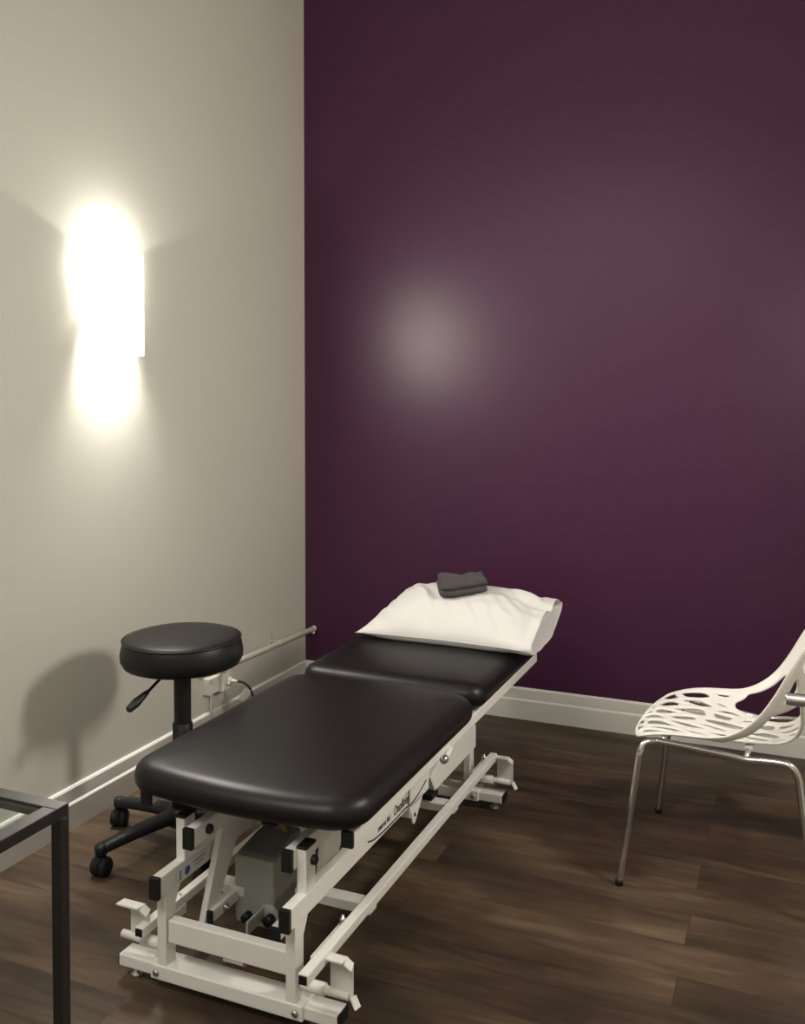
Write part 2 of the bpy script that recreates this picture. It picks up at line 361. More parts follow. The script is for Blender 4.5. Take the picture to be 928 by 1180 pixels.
for i in range(5):
    a = a0 + i * 2 * PI / 5
    mb = MB(); N = 12; rings = []
    for k in range(N + 1):
        s = k / N; r = 0.030 + s * 0.262
        zc = 0.106 - 0.010 * s - 0.016 * s * s; w = 0.030 - 0.010 * s; hh = 0.019 - 0.004 * s
        if k == N: w *= 0.75; hh *= 0.8
        ring = []
        for q in range(12):
            b_ = 2 * PI * q / 12; cx = math.cos(b_); sx = math.sin(b_)
            ex = lambda c: math.copysign(abs(c) ** 0.6, c)
            ring.append(mb.bm.verts.new((r, w * ex(cx), zc + hh * ex(sx))))
        rings.append(ring)
    for p_, q_ in zip(rings, rings[1:]):
        for q in range(12): mb.bm.faces.new((p_[q], p_[(q + 1) % 12], q_[(q + 1) % 12], q_[q])).smooth = True
    mb.bm.faces.new(rings[0]); mb.bm.faces.new(rings[-1])
    mb.lathe([(0.0, 0.062), (0.015, 0.062), (0.019, 0.070), (0.020, 0.088), (0.016, 0.096), (0, 0.098)], (0.282, 0, 0), 18)
    lg = mb.build('leg', M['black'], t); lg.rotation_euler = (0, 0, a)
    cm = MB()
    for sy in (-1, 1):
        cm.lathe([(0.0, sy * 0.004), (0.020, sy * 0.004), (0.0275, sy * 0.006), (0.0285, sy * 0.010), (0.0285, sy * 0.020), (0.024, sy * 0.0255), (0.008, sy * 0.027), (0, sy * 0.026)], (0.0, 0, 0.0285), 24, 'y')
    cm.lathe([(0.0, -0.005), (0.029, -0.004), (0.031, 0.0), (0.029, 0.004), (0, 0.005)], (0.0, 0, 0.032), 20, 'y')
    cm.tube([(0.012, 0, 0.045), (0.0, 0, 0.070)], 0.009, 10)
    cs = cm.build('caster', M['rubber'], lg); cs.location = (0.282, 0, 0); cs.rotation_euler = (0, 0, wheel_dirs[i])

# ------------------------------------------------------------------ treatment table
CX = 1.010
T = thing('treatment_table', 'adjustable treatment table with black two-section vinyl top and white steel base', 'treatment table', (CX, -1.45, 0))
def W(mb, name, m, par=None, label=None):
    """parts drawn in world coordinates; sub-parts share the frame of the table"""
    bmesh.ops.translate(mb.bm, vec=-Vector(T.location), verts=mb.bm.verts)
    o = mb.build(name, m, par or T)
    if label: o['label'] = label
    return o

def cushion(name, x0, x1, y0, y1, z0, z1, radii, bow=(0, 0), crown=0.004):
    """padded slab with bullnose edges; radii for corners (x0y0, x1y0, x1y1, x0y1); bow: how far the y0 / y1 ends bulge"""
    mb = MB(); zc = (z0 + z1) / 2; hh = (z1 - z0) / 2; ew = 0.046
    def outline(ins):
        pts = []
        cs = [(x0, y0, 1, 1, radii[0], PI), (x1, y0, -1, 1, radii[1], 1.5 * PI), (x1, y1, -1, -1, radii[2], 0), (x0, y1, 1, -1, radii[3], PI / 2)]
        for (cx, cy, sx, sy, r, a) in cs:
            rr = max(r - ins, 0.006); c0 = Vector((cx + sx * (ins + rr), cy + sy * (ins + rr)))
            for k in range(11):
                b = a + (PI / 2) * k / 10
                pts.append(Vector((c0.x + rr * math.cos(b), c0.y + rr * math.sin(b))))
        full = []
        m = len(pts)
        for i in range(m):                                 # subdivide the straights
            p, q = pts[i], pts[(i + 1) % m]
            nn = max(1, int((q - p).length / 0.05))
            if (i % 11) != 10: nn = 1
            else: nn = 10
            for k in range(nn): full.append(p.lerp(q, k / nn))
        w = (x1 - x0) / 2; xm = (x0 + x1) / 2
        for p in full:
            f = 1 - ((p.x - xm) / w) ** 2
            if p.y < (y0 + y1) / 2: p.y -= bow[0] * f * min(1, ((y0 + y1) / 2 - p.y) / ((y1 - y0) / 2))
            else: p.y += bow[1] * f * min(1, (p.y - (y0 + y1) / 2) / ((y1 - y0) / 2))
        return full
    levels = []
    levels.append((0.040, z0)); levels.append((0.020, z0 + 0.001))
    for k in range(0, 9):
        a = -PI / 2.2 + (PI / 2.2 + PI / 2) * k / 8
        levels.append((ew * (1 - math.cos(a)) if a > 0 else 0.020 * (1 - math.cos(a)), zc - 0.004 + (hh + 0.004) * math.sin(a) if a > 0 else zc - 0.004 + (hh - 0.004) * math.sin(a)))
    levels += [(0.07, z1 + crown * 0.35), (0.12, z1 + crown * 0.7), (0.20, z1 + crown * 0.95)]
    rings = [[mb.bm.verts.new((p.x, p.y, z)) for p in outline(i)] for i, z in levels]
    for a, b in zip(rings, rings[1:]):
        n = len(a)
        for k in range(n): mb.bm.faces.new((a[k], a[(k + 1) % n], b[(k + 1) % n], b[k])).smooth = True
    mb.bm.faces.new(rings[0]); mb.bm.faces.new(rings[-1]).smooth = True
    return W(mb, name, M['vinyl'])
ZC0, ZC1 = 0.458, 0.528
leg_c = cushion('leg_cushion', 0.672, 1.344, -2.180, -1.295, ZC0, ZC1, (0.085, 0.085, 0.10, 0.09), (0.038, 0.016))
head_c = cushion('head_cushion', 0.678, 1.338, -1.278, -0.43, ZC0 + 0.004, ZC1 + 0.008, (0.06, 0.06, 0.07, 0.07), (0.004, 0.01))
# plywood boards under the pads
W(MB().box(0.73, 1.29, -2.06, -1.33, ZC0 - 0.014, ZC0 + 0.004, 0.002), 'pad_board', M['black'])
W(MB().box(0.73, 1.29, -1.23, -0.48, ZC0 - 0.014, ZC0 + 0.008, 0.002), 'pad_board', M['black'])

def side(s): return lambda x: CX + s * (x - CX)
def rng(a, b): return (min(a, b), max(a, b))
for s in (-1, 1):
    S_ = side(s)
    # upper frame rail right under the pads
    x = rng(S_(1.284), S_(1.312))
    r = W(MB().box(*x, -2.142, -0.50, 0.412, 0.446, 0.003), 'upper_rail', M['white'])
    W(MB().box(x[0] - 0.001, x[1] + 0.001, -2.150, -2.138, 0.410, 0.448, 0.002), 'end_cap', M['black'], r)
    # long base beams (front and rear)
    x = rng(S_(1.178), S_(1.204))
    b1 = W(MB().box(*x, -2.246, -1.545, 0.242, 0.293, 0.003), 'side_beam', M['white'])
    W(MB().box(x[0] - 0.001, x[1] + 0.001, -2.256, -2.243, 0.240, 0.294, 0.002), 'end_cap', M['black'], b1)
    b2 = W(MB().prism([(-1.335, 0.210), (-0.935, 0.210), (-0.935, 0.291), (-1.30, 0.291), (-1.38, 0.268)], x[0] - 0.004, x[1] + 0.002, 'x', 0.002), 'side_beam', M['white'])
    W(MB().box(x[0] - 0.006, x[1] + 0.004, -1.372, -1.315, 0.191, 0.210, 0.002), 'end_cap', M['black'], b2)
    # posts
    W(MB().box(*x, -2.226, -2.184, 0.060, 0.243, 0.003).prism([(-2.186, 0.205), (-2.165, 0.243), (-2.186, 0.243)], x[0], x[1], 'x'), 'post', M['white'])
    W(MB().box(x[0] - 0.004, x[1] - 0.004, -0.980, -0.938, 0.060, 0.213, 0.003), 'post', M['white'])
    # short uprights on the beams with pivot arms between them
    yu = 0.0 if s > 0 else 0.024
    u = W(MB().box(*x, -2.172 + yu, -2.125 + yu, 0.290, 0.398, 0.003), 'upright', M['white'])
    W(MB().box(x[0] - 0.001, x[1] + 0.001, -2.173 + yu, -2.124 + yu, 0.396, 0.404, 0.002), 'end_cap', M['black'], u)
    xb = x[1] if s > 0 else 0.900
    W(MB().lathe([(0, xb - 0.002), (0.012, xb - 0.002), (0.012, xb + 0.008), (0.009, xb + 0.012), (0, xb + 0.013)], (0, -2.141 + (0.012 if s < 0 else 0), 0.362 if s > 0 else 0.375), 10, 'x'), 'pivot_bolt', M['black'], u)
    xi = (1.1525, 1.1785) if s > 0 else (0.874, 0.900)
    ar = W(MB().bar((sum(xi) / 2, -2.190, 0.375), (sum(xi) / 2, -1.42, 0.372), 0.026, 0.048, 0.003), 'lift_arm', M['white'])
    W(MB().box(xi[0] - 0.001, xi[1] + 0.001, -2.200, -2.187, 0.349, 0.401, 0.002), 'end_cap', M['black'], ar)
    # diagonal lift link, rising from the base towards the pads
    xl = S_(1.160)
    W(MB().prism([(-2.115, 0.085), (-2.070, 0.085), (-1.90, 0.34), (-1.84, 0.42), (-1.99, 0.42), (-2.005, 0.36)] if s < 0 else [(-2.03, 0.25), (-1.95, 0.25), (-1.90, 0.34), (-1.84, 0.42), (-1.99, 0.42), (-2.005, 0.36)], xl - 0.009, xl + 0.009, 'x', 0.002), 'lift_link', M['white'])
    # inner base tubes
    xt = 0.868 if s < 0 else 1.068
    it = W(MB().box(xt - 0.014, xt + 0.014, -2.085, -1.06, 0.106, 0.138, 0.003), 'inner_rail', M['white'])
    W(MB().box(xt - 0.015, xt + 0.015, -2.093, -2.083, 0.105, 0.139, 0.002), 'end_cap', M['black'], it)
    xs = xt + 0.014
    W(MB().lathe([(0, xs), (0.010, xs), (0.010, xs + 0.006), (0.006, xs + 0.009), (0.006, xs + 0.015), (0, xs + 0.015)], (0, -2.03, 0.122), 10, 'x'), 'bolt', M['steel'], it)
    # foot rail along the outside, on link plates
    x = (1.260, 1.285) if s > 0 else (0.757, 0.782)
    fy, fz = (-2.312, 0.0) if s > 0 else (-2.236, -0.050)
    fr = W(MB().box(*x, fy, -0.935, 0.175 + fz, 0.200 + fz, 0.003), 'foot_rail', M['white'])
    W(MB().box(x[0] + 0.003, x[1] - 0.003, fy - 0.0035, fy + 0.002, 0.178 + fz, 0.197 + fz, 0.001), 'end_cap', M['black'], fr)
    for (y0, y1) in (((-2.215, -2.06), (-1.08, -0.96)) if s > 0 else ((-2.12, -2.06), (-1.08, -0.99))):
        lk = W(MB().box(*rng(S_(1.236), S_(1.262)), y0, y1, 0.150 + fz, 0.178 + fz, 0.003), 'rail_link', M['white'])
        yy = y1 - 0.012; xx = S_(1.249)
        W(MB().lathe([(0, 0.176), (0.009, 0.176), (0.009, 0.184), (0.006, 0.184), (0.006, 0.190), (0.008, 0.190), (0.008, 0.195), (0.004, 0.196), (0.004, 0.203), (0, 0.204)], (xx, yy, fz), 10), 'bolt', M['steel'], lk)
    # brake pedals: bent plates on a short axle
    for yc in (-2.200, -0.925):
        A = 1 if s > 0 else -1
        xx0, xx1 = (1.282, 1.340) if s > 0 else (0.716, 0.774)
        pm = MB()
        pm.prism([(xx0, 0.095), (xx1, 0.095), (xx1, 0.172), (xx1 - 0.014, 0.186), (xx0, 0.186)], yc - 0.002, yc + 0.002, 'y', 0.001)
        pm.prism([(yc + 0.002, 0.1885), (yc - 0.030, 0.1915), (yc - 0.030, 0.1875), (yc + 0.002, 0.1845)], xx0 - 0.022, xx1 - 0.014, 'x')
        pm.bar((xx1 - 0.014, yc - 0.014, 0.187), (xx1 + 0.001, yc - 0.008, 0.172), 0.026, 0.004, 0.0, (0.6, 0, 0.8))
        if s > 0: pm.bar((xx1 - 0.001, yc, 0.100), (xx1 + 0.013, yc - 0.004, 0.079), 0.022, 0.004, 0.0, (0.8, 0, 0.6))
        pd = W(pm, 'brake_pedal', M['white'])
        xa = rng(S_(1.205), S_(1.33))
        W(MB().tube([(xa[0], yc, 0.099), (xa[1], yc, 0.099)], 0.010, 14).tube([(S_(1.21), yc, 0.099), (S_(1.268), yc, 0.099)], 0.0145, 14), 'axle', M['white'], pd)
# foot bars with levelling feet
for (y0, y1, fs) in ((-2.222, -2.170, -1), (-0.957, -0.905, -1)):
    fb = W(MB().box(0.695, 1.310, y0, y1, 0.030, 0.060, 0.003), 'foot_bar', M['white'])
    W(MB().box(0.797, 1.224, y0 - 0.007, y1 + 0.006, 0.027, 0.0635, 0.003), 'sleeve', M['white'], fb)
    for x in (0.815, 1.205):
        yb = y0 - 0.007
        W(MB().lathe([(0, yb), (0.0085, yb), (0.0085, yb - 0.004), (0.005, yb - 0.007), (0, yb - 0.007)], (x, 0, 0.045), 12, 'y'), 'bolt', M['steel'], fb)
    for x in (0.730, 1.275):
        W(MB().lathe([(0, 0.0), (0.016, 0.0), (0.016, 0.007), (0.006, 0.011), (0.006, 0.032), (0, 0.032)], (x, (y0 + y1) / 2, 0), 16), 'levelling_foot', M['steel'], fb)
    for x0_, x1_ in ((0.692, 0.697), (1.308, 1.313)):
        W(MB().box(x0_, x1_, y0 + 0.001, y1 - 0.001, 0.029, 0.059, 0.001), 'end_cap', M['black'] if x0_ > 1 else M['black'], fb)
# cross members
W(MB().box(0.846, 1.180, -2.222, -2.194, 0.122, 0.178, 0.003), 'cross_bar', M['white'])
W(MB().box(0.846, 1.180, -0.960, -0.935, 0.122, 0.178, 0.003), 'cross_bar', M['white'])
W(MB().tube([(0.85, -2.160, 0.099), (1.17, -2.160, 0.099)], 0.009, 12), 'brake_axle', M['white'])
W(MB().box(0.97, 1.035, -2.172, -2.135, 0.078, 0.088, 0.002), 'brake_plate', M['white'])
W(MB().box(1.030, 1.042, -2.176, -2.160, 0.082, 0.094, 0.002).tube([(1.036, -2.167, 0.092), (1.036, -2.165, 0.118)], 0.002, 6), 'brake_indicator', M['red'])
for y in (-1.945, -1.325):
    W(MB().box(1.055, 1.272, y - 0.022, y + 0.022, 0.150, 0.176, 0.003), 'rail_bracket', M['white'])
    W(MB().box(0.770, 0.900, y - 0.022, y + 0.022, 0.118, 0.144, 0.003), 'rail_bracket', M['white'])
W(MB().box(0.835, 1.19, -1.46, -1.42, 0.352, 0.392, 0.003), 'cross_bar', M['white'])
W(MB().box(0.76, 1.27, -2.03, -1.99, 0.414, 0.444, 0.003), 'cross_bar', M['white'])
W(MB().box(0.76, 1.27, -1.30, -1.26, 0.414, 0.444, 0.003), 'cross_bar', M['white'])
W(MB().box(0.76, 1.27, -0.62, -0.58, 0.414, 0.444, 0.003), 'cross_bar', M['white'])
# head linkage visible on the right side
W(MB().box(1.206, 1.211, -1.555, -1.405, 0.245, 0.310, 0.001).prism([(-1.555, 0.250), (-1.53, 0.186), (-1.515, 0.186), (-1.45, 0.250)], 1.206, 1.211, 'x', 0.0005)
  .box(1.180, 1.211, -1.557, -1.551, 0.215, 0.25, 0.001), 'gusset_plate', M['white'])
W(MB().lathe([(0, 1.211), (0.006, 1.211), (0.006, 1.213), (0, 1.2135)], (0, -1.520, 0.212), 10, 'x'), 'bolt', M['ink'])  # dark disc, its colour stands in for the shaded hole in the gusset tip
W(MB().tube([(1.272, -1.49, 0.425), (1.285, -1.49, 0.424)], 0.009, 12).tube([(1.28, -1.49, 0.424), (1.318, -1.50, 0.420), (1.322, -1.56, 0.412)], 0.009, 12), 'release_lever', M['white'])
W(MB().lathe([(0, -1.556), (0.010, -1.556), (0.0125, -1.563), (0.011, -1.574), (0.005, -1.578), (0, -1.578)], (1.322, 0, 0.412), 14, 'y'), 'release_knob', M['steel'])
# motor housing with a sloped lid, mounting ear and pivot
mh = W(MB().box(0.868, 0.990, -1.965, -1.80, 0.045, 0.228, 0.010, 3), 'motor_housing', M['grey'])
W(MB().prism([(-1.962, 0.226), (-1.803, 0.226), (-1.803, 0.252), (-1.85, 0.250), (-1.950, 0.236)], 0.874, 0.984, 'x', 0.003), 'lid', M['grey_dk'], mh)
W(MB().lathe([(0, -1.967), (0.030, -1.966), (0.030, -1.958), (0, -1.95)], (0.975, 0, 0.085), 20, 'y').box(0.955, 0.962, -2.045, -1.96, 0.070, 0.105, 0.002), 'mount_ear', M['grey'], mh)
for bx, bz, br in ((0.984, 0.080, 0.014), (0.915, 0.074, 0.012)):
    W(MB().lathe([(0, -1.988), (br, -1.988), (br, -1.960), (0, -1.960)], (bx, 0, bz), 12, 'y'), 'pivot_bolt', M['black'], mh)
W(MB().tube([(0.93, -1.83, 0.24), (0.95, -1.60, 0.34), (0.96, -1.43, 0.372)], 0.016, 14), 'actuator_rod', M['grey_dk'])
W(MB().tube([(1.08, -2.075, 0.41), (1.10, -2.085, 0.385)], 0.009, 12).tube([(1.06, -2.07, 0.415), (1.072, -2.08, 0.395)], 0.007, 12), 'hose_fitting', M['brass'])
W(MB().box(1.035, 1.075, -2.085, -2.05, 0.402, 0.436, 0.004), 'bracket', M['black'])
hc = spline([(1.02, -2.07, 0.41), (1.04, -2.09, 0.398), (1.07, -2.085, 0.40), (1.05, -1.95, 0.38), (0.99, -1.88, 0.30)], 8)
W(MB().tube(hc, 0.006, 8), 'motor_cable', M['black'])
# sticker on the inside of the left beam
st = W(MB().box(0.8470, 0.8484, -2.185, -2.055, 0.250, 0.284, 0.0), 'sticker', M['paper'])
W(MB().lathe([(0, 0.8478), (0.011, 0.8478), (0.011, 0.8487), (0, 0.8488)], (0, -2.145, 0.267), 20, 'x'), 'emblem', M['blue'], st)
for y0, y1, z0, z1 in ((-2.12, -2.065, 0.274, 0.278), (-2.115, -2.075, 0.264, 0.267), (-2.178, -2.170, 0.255, 0.28)):
    W(MB().box(0.8478, 0.8488, y0, y1, z0, z1), 'print', M['ink_grey'], st)
# lettering and swoosh on the right beam
def lettering(txt, size, y, z, x, m, sx=1.0):
    cu = bpy.data.curves.new('lettering', 'FONT'); cu.body = txt; cu.size = size; cu.extrude = 0.0002; cu.shear = 0.25; cu.offset = 0.0006
    tmp = bpy.data.objects.new('lettering_curve', cu)
    me = bpy.data.meshes.new_from_object(tmp); bpy.data.objects.remove(tmp); bpy.data.curves.remove(cu)
    me.materials.clear(); me.materials.append(m); me.name = 'lettering'
    o = bpy.data.objects.new('lettering', me); COL.objects.link(o); o.parent = T
    o.location = Vector((x, y, z)) - Vector(T.location); o.rotation_euler = (PI / 2, 0, PI / 2); o.scale = (sx, 1, 1)
    return o
lettering('meros ltd', 0.022, -1.770, 0.2660, 1.2046, M['ink'], 0.95)
lettering('Oxoflong', 0.036, -1.662, 0.2640, 1.2046, M['ink'], 0.80)
sw = [(1.2052, -1.835, 0.268), (1.2052, -1.80, 0.258), (1.2052, -1.74, 0.253), (1.2052, -1.66, 0.2515), (1.2055, -1.58, 0.254), (1.2118, -1.55, 0.2555), (1.2118, -1.50, 0.262), (1.2118, -1.465, 0.270), (1.2118, -1.428, 0.282)]
W(MB().tube(spline(sw, 5), 0.0019, 6), 'swoosh_line', M['ink'])

# ------------------------------------------------------------------ pillow
PX0, PX1, PY0, PY1 = 0.715, 1.362, -0.905, -0.415
PZ = 0.541                                         # top of the pad
def pill_uv(u, v):
    """-> plan position, seam height, half thickness up, half thickness down; u along the length 0..1, v front 0 to back 1"""
    x = PX0 + (PX1 - PX0) * u; y = PY0 + (PY1 - PY0) * v
    # ends draw in between the corners
    x += 0.030 * (1 - u) ** 6 * math.sin(PI * v) - 0.0 * u
    y += (0.022 * (1 - v) ** 5 - 0.022 * v ** 5) * math.sin(PI * min(1, u * 1.05)) ** 0.7
    seam = PZ + 0.022 + 0.070 * v ** 1.2
    fu = max(0.0, 1 - (1 - min(1, u / 0.33)) ** 2) ** 0.72
    tail = 1 - 0.42 * max(0, (u - 0.62) / 0.38) ** 1.6
    fv = max(0.0, math.sin(PI * v ** 0.92)) ** 0.62
    up = 0.112 * fu * tail * fv + 0.001
    dn = min(0.060, 0.085 * fu * tail * fv)
    return x, y, seam, up, dn
def wr(x, y, z=0.0):
    a = noise.noise(Vector((x * 7 + 3, y * 12, z)))
    b = noise.noise(Vector(((x + y * 0.9) * 20, (x - y) * 5, 2 + z)))
    return 0.008 * a + 0.0125 * b
NU, NV = 84, 56
mb = MB()
def pz(u, v, up=True):
    x, y, s, tu, td = pill_uv(u, v)
    e = min(1, min(v, 1 - v) * 9) * min(1, u * 9)
    fold = 0.0
    if u > 0.55:                                    # radiating creases near the loose right end
        fold = 0.0130 * math.sin((v * 15 + noise.noise(Vector((u * 4, v * 5, 1))) * 3.5) + 3 * u) * ((u - 0.55) / 0.45) ** 1.2
    w = (wr(x, y) + fold) * e
    if up: z = s + tu + w
    else: z = max(PZ - 0.0005, s - td + wr(x, y, 7) * 0.5 * e)
    if not up and x > 1.335: z = max(PZ + 0.004 - (x - 1.335) * 0.35, s - td - (x - 1.335) * 0.2)
    return Vector((x, y, z))
topg = [[mb.bm.verts.new(pz(i / NU, j / NV, True)) for j in range(NV + 1)] for i in range(NU + 1)]
botg = [[None] * (NV + 1) for _ in range(NU + 1)]
for i in range(NU + 1):
    for j in range(NV + 1):
        if j in (0, NV) or i == 0: botg[i][j] = topg[i][j]
        else: botg[i][j] = mb.bm.verts.new(pz(i / NU, j / NV, False))
def fc(*v):
    vs = []
    for q in v:
        if q not in vs: vs.append(q)
    if len(vs) >= 3:
        try: mb.bm.faces.new(vs).smooth = True
        except ValueError: pass
for i in range(NU):
    for j in range(NV):
        fc(topg[i][j], topg[i + 1][j], topg[i + 1][j + 1], topg[i][j + 1])
        fc(botg[i][j], botg[i][j + 1], botg[i + 1][j + 1], botg[i + 1][j])
# open end of the pillowcase: a hem that hangs past the filling, turned inwards
lip = topg[NU] + [botg[NU][j] for j in range(NV - 1, 0, -1)]
c = sum((v.co for v in lip), Vector()) / len(lip)
def ring(dx, k, wob):
    out = []
    for v in lip:
        p = c + (v.co - c) * k
        p.x = v.co.x + dx + wob * noise.noise(v.co * 9)
        out.append(mb.bm.verts.new(p))
    return out
prev = lip
for dx, k, wob in ((0.018, 1.0, 0.006), (0.034, 0.99, 0.010), (0.036, 0.955, 0.010), (0.018, 0.92, 0.006), (-0.03, 0.86, 0.0), (-0.07, 0.7, 0.0)):
    r2 = ring(dx, k, wob)
    n = len(lip)
    for q in range(n): fc(prev[q], prev[(q + 1) % n], r2[(q + 1) % n], r2[q])
    prev = r2
mb.bm.faces.new(prev).smooth = True
PC = Vector((1.06, -0.66, PZ))
pl = mb.build('pillow', M['cotton'], None, loc=PC)
tag(pl, 'plump white cotton pillow at the head of the black padded table', 'pillow')
md = pl.modifiers.new('sub', 'SUBSURF'); md.levels = 1; md.render_levels = 1
# hem seam line along the front edge
sm = MB(); pts = []
for i in range(0, NU + 1):
    p = pz(i / NU, 0.0, True); pts.append(p + Vector((0, -0.001, 0)))
sm.tube(pts, 0.0018, 6)
bmesh.ops.translate(sm.bm, vec=-PC, verts=sm.bm.verts)
sm.build('seam', M['cotton'], pl)

def pillow_top(x, y):
    u = min(1, max(0, (x - PX0) / (PX1 - PX0))); v = min(1, max(0, (y - PY0) / (PY1 - PY0)))
    return pz(u, v, True).z
# ------------------------------------------------------------------ folded towel
TC = Vector((1.058, -0.672)); ta = math.radians(28)
mb = MB()
def layer(hx, hy, z0, z1, ox=0.0, oy=0.0, sd=0):
    nx, ny = 22, 16
    def S(a, b, top):
        # rounded slab: superellipse edges so the folds look soft
        x = a * hx; y = b * hy
        ex = (1 - abs(a) ** 7) ** 0.5 if abs(a) < 1 else 0; ey = (1 - abs(b) ** 7) ** 0.5 if abs(b) < 1 else 0
        zc, h = (z0 + z1) / 2, (z1 - z0) / 2
        z = zc + (h if top else -h) * min(ex, ey)
        x += ox; y += oy
        wx = TC.x + x * math.cos(ta) - y * math.sin(ta); wy = TC.y + x * math.sin(ta) + y * math.cos(ta)
        w = 0.004 * noise.noise(Vector((wx * 18, wy * 18, sd))) + 0.0015 * noise.noise(Vector((wx * 70, wy * 70, sd)))
        base = pillow_top(wx, wy)
        dip = -0.010 * math.exp(-((x - 0.0) / 0.022) ** 2) * max(0, (y - oy) / hy) if top else 0
        return Vector((wx + 0.4 * w, wy + 0.4 * w, base + z + (w if top else 0) + dip))
    tg = [[mb.bm.verts.new(S(-1 + 2 * i / nx, -1 + 2 * j / ny, True)) for j in range(ny + 1)] for i in range(nx + 1)]
    bg = [[tg[i][j] if i in (0, nx) or j in (0, ny) else mb.bm.verts.new(S(-1 + 2 * i / nx, -1 + 2 * j / ny, False)) for j in range(ny + 1)] for i in range(nx + 1)]
    for i in range(nx):
        for j in range(ny):
            fc(tg[i][j], tg[i + 1][j], tg[i + 1][j + 1], tg[i][j + 1]); fc(bg[i][j], bg[i][j + 1], bg[i + 1][j + 1], bg[i + 1][j])
layer(0.094, 0.068, 0.007, 0.035, 0, 0, 1)
layer(0.092, 0.066, 0.031, 0.058, 0.002, 0.002, 5)
TP = Vector((TC.x, TC.y, pillow_top(TC.x, TC.y)))
tw = mb.build('folded_towel', M['towel'], None, loc=TP)
tag(tw, 'small charcoal grey folded towel lying on the white pillow', 'towel')
md = tw.modifiers.new('sub', 'SUBSURF'); md.levels = 1; md.render_levels = 1

# ------------------------------------------------------------------ perforated chair
CH = thing('perforated_chair', 'white perforated plastic shell chair with chrome legs by purple wall', 'chair', (1.80, -1.01, 0), math.radians(-4.1))
Cp = [(0.000, .424), (.020, .438), (.075, .444), (.16, .440), (.26, .433), (.36, .428), (.43, .434), (.476, .468), (.500, .545), (.525, .65), (.550, .75), (.572, .835)]
Ep = [(.020, .424), (.042, .440), (.09, .458), (.15, .470), (.21, .475), (.265, .482), (.315, .505), (.365, .548), (.410, .614), (.450, .69), (.492, .765), (.532, .83)]
Wd = [.196, .222, .238, .246, .250, .252, .252, .250, .246, .238, .222, .185]
def crom(L_, t):
    n = len(L_) - 1; f = min(max(t, 0), 1) * n; i = min(int(f), n - 1); f -= i
    g = lambda k: L_[min(max(k, 0), n)]
    p0, p1, p2, p3 = g(i - 1), g(i), g(i + 1), g(i + 2)
    return 0.5 * (2 * p1 + (p2 - p0) * f + (2 * p0 - 5 * p1 + 4 * p2 - p3) * f * f + (3 * p1 - p0 - 3 * p2 + p3) * f ** 3)
Cx, Cz = [p[0] for p in Cp], [p[1] for p in Cp]
Ex, Ez = [p[0] for p in Ep], [p[1] for p in Ep]
def shell(s, t):
    k = abs(s) ** 2.6
    # round the corners of the outline
    tt = t
    if t < 0.10: tt = t + 0.045 * abs(s) ** 6 * (1 - t / 0.10)
    if t > 0.90: tt = t - 0.06 * abs(s) ** 5 * ((t - 0.90) / 0.10)
    x = crom(Cx, tt) * (1 - k) + crom(Ex, tt) * k
    z = crom(Cz, tt) * (1 - k) + crom(Ez, tt) * k
    return Vector((x, s * crom(Wd, tt), z))
# irregular cells in the flat pattern (metres across, stretched along the length)
LEN, WID, STR = 0.98, 0.48, 0.40
def half_plane(poly, n, d):
    out = []
    for i in range(len(poly)):
        a, b = poly[i], poly[(i + 1) % len(poly)]
        da, db = a.dot(n) - d, b.dot(n) - d
        if da <= 0: out.append(a)
        if (da < 0 < db) or (db < 0 < da): out.append(a.lerp(b, da / (da - db)))
    return out
rc = random.Random(4)
seeds = []
NXs, NYs = 7, 10
for j in range(NYs):
    for i in range(NXs):
        x = (i + 0.5 + rc.uniform(-.34, .34) + (0.25 if j % 2 else -0.25)) / NXs * WID - WID / 2
        y = (j + 0.5 + rc.uniform(-.38, .38)) / NYs * LEN * STR
        if abs(x) > WID / 2 - 0.02: continue
        yt = y / (LEN * STR)
        if 0.38 < yt < 0.72 and 0.075 < abs(x): continue      # room for the large openings beside the back
        seeds.append(Vector((x, y)))
BIGW = 0.0058
for sg in (-1, 1):
    seeds.append(Vector((sg * 0.158, 0.560 * LEN * STR)))
    for xx in (0.10, 0.165, 0.215): seeds.append(Vector((sg * xx, 0.37 * LEN * STR)))
    for xx in (0.12, 0.19): seeds.append(Vector((sg * xx, 0.745 * LEN * STR)))
    for yy in (0.455, 0.55, 0.65): seeds.append(Vector((sg * 0.060, yy * LEN * STR)))
wts = [BIGW if abs(abs(q.x) - 0.158) < 1e-6 else 0.0 for q in seeds]
dom = [Vector((-WID / 2, 0)), Vector((WID / 2, 0)), Vector((WID / 2, LEN * STR)), Vector((-WID / 2, LEN * STR))]
mb = MB()
cache = {}
def sv(p):
    key = (round(p.x, 5), round(p.y, 5))
    if key not in cache:
        cache[key] = mb.bm.verts.new(shell(max(-1, min(1, p.x / (WID / 2))), max(0, min(1, p.y / (LEN * STR)))))
    return cache[key]
def inset(poly, rim, gap):
    n = len(poly); q = poly[:]
    for i in range(n):
        a, b = poly[i], poly[(i + 1) % n]; e = b - a
        if e.length < 1e-7: continue
        nr = Vector((e.y, -e.x)).normalized()
        onb = (abs(abs(a.x) - WID / 2) < 1e-5 and abs(abs(b.x) - WID / 2) < 1e-5) or (a.y < 1e-5 and b.y < 1e-5) or (a.y > LEN * STR - 1e-5 and b.y > LEN * STR - 1e-5)
        g = rim if onb else gap
        g *= (abs(nr.x) + abs(nr.y) * (STR * 1.25))           # even strut width after unstretching
        q = half_plane(q, nr, a.dot(nr) - g)
        if len(q) < 3: return None
    return q
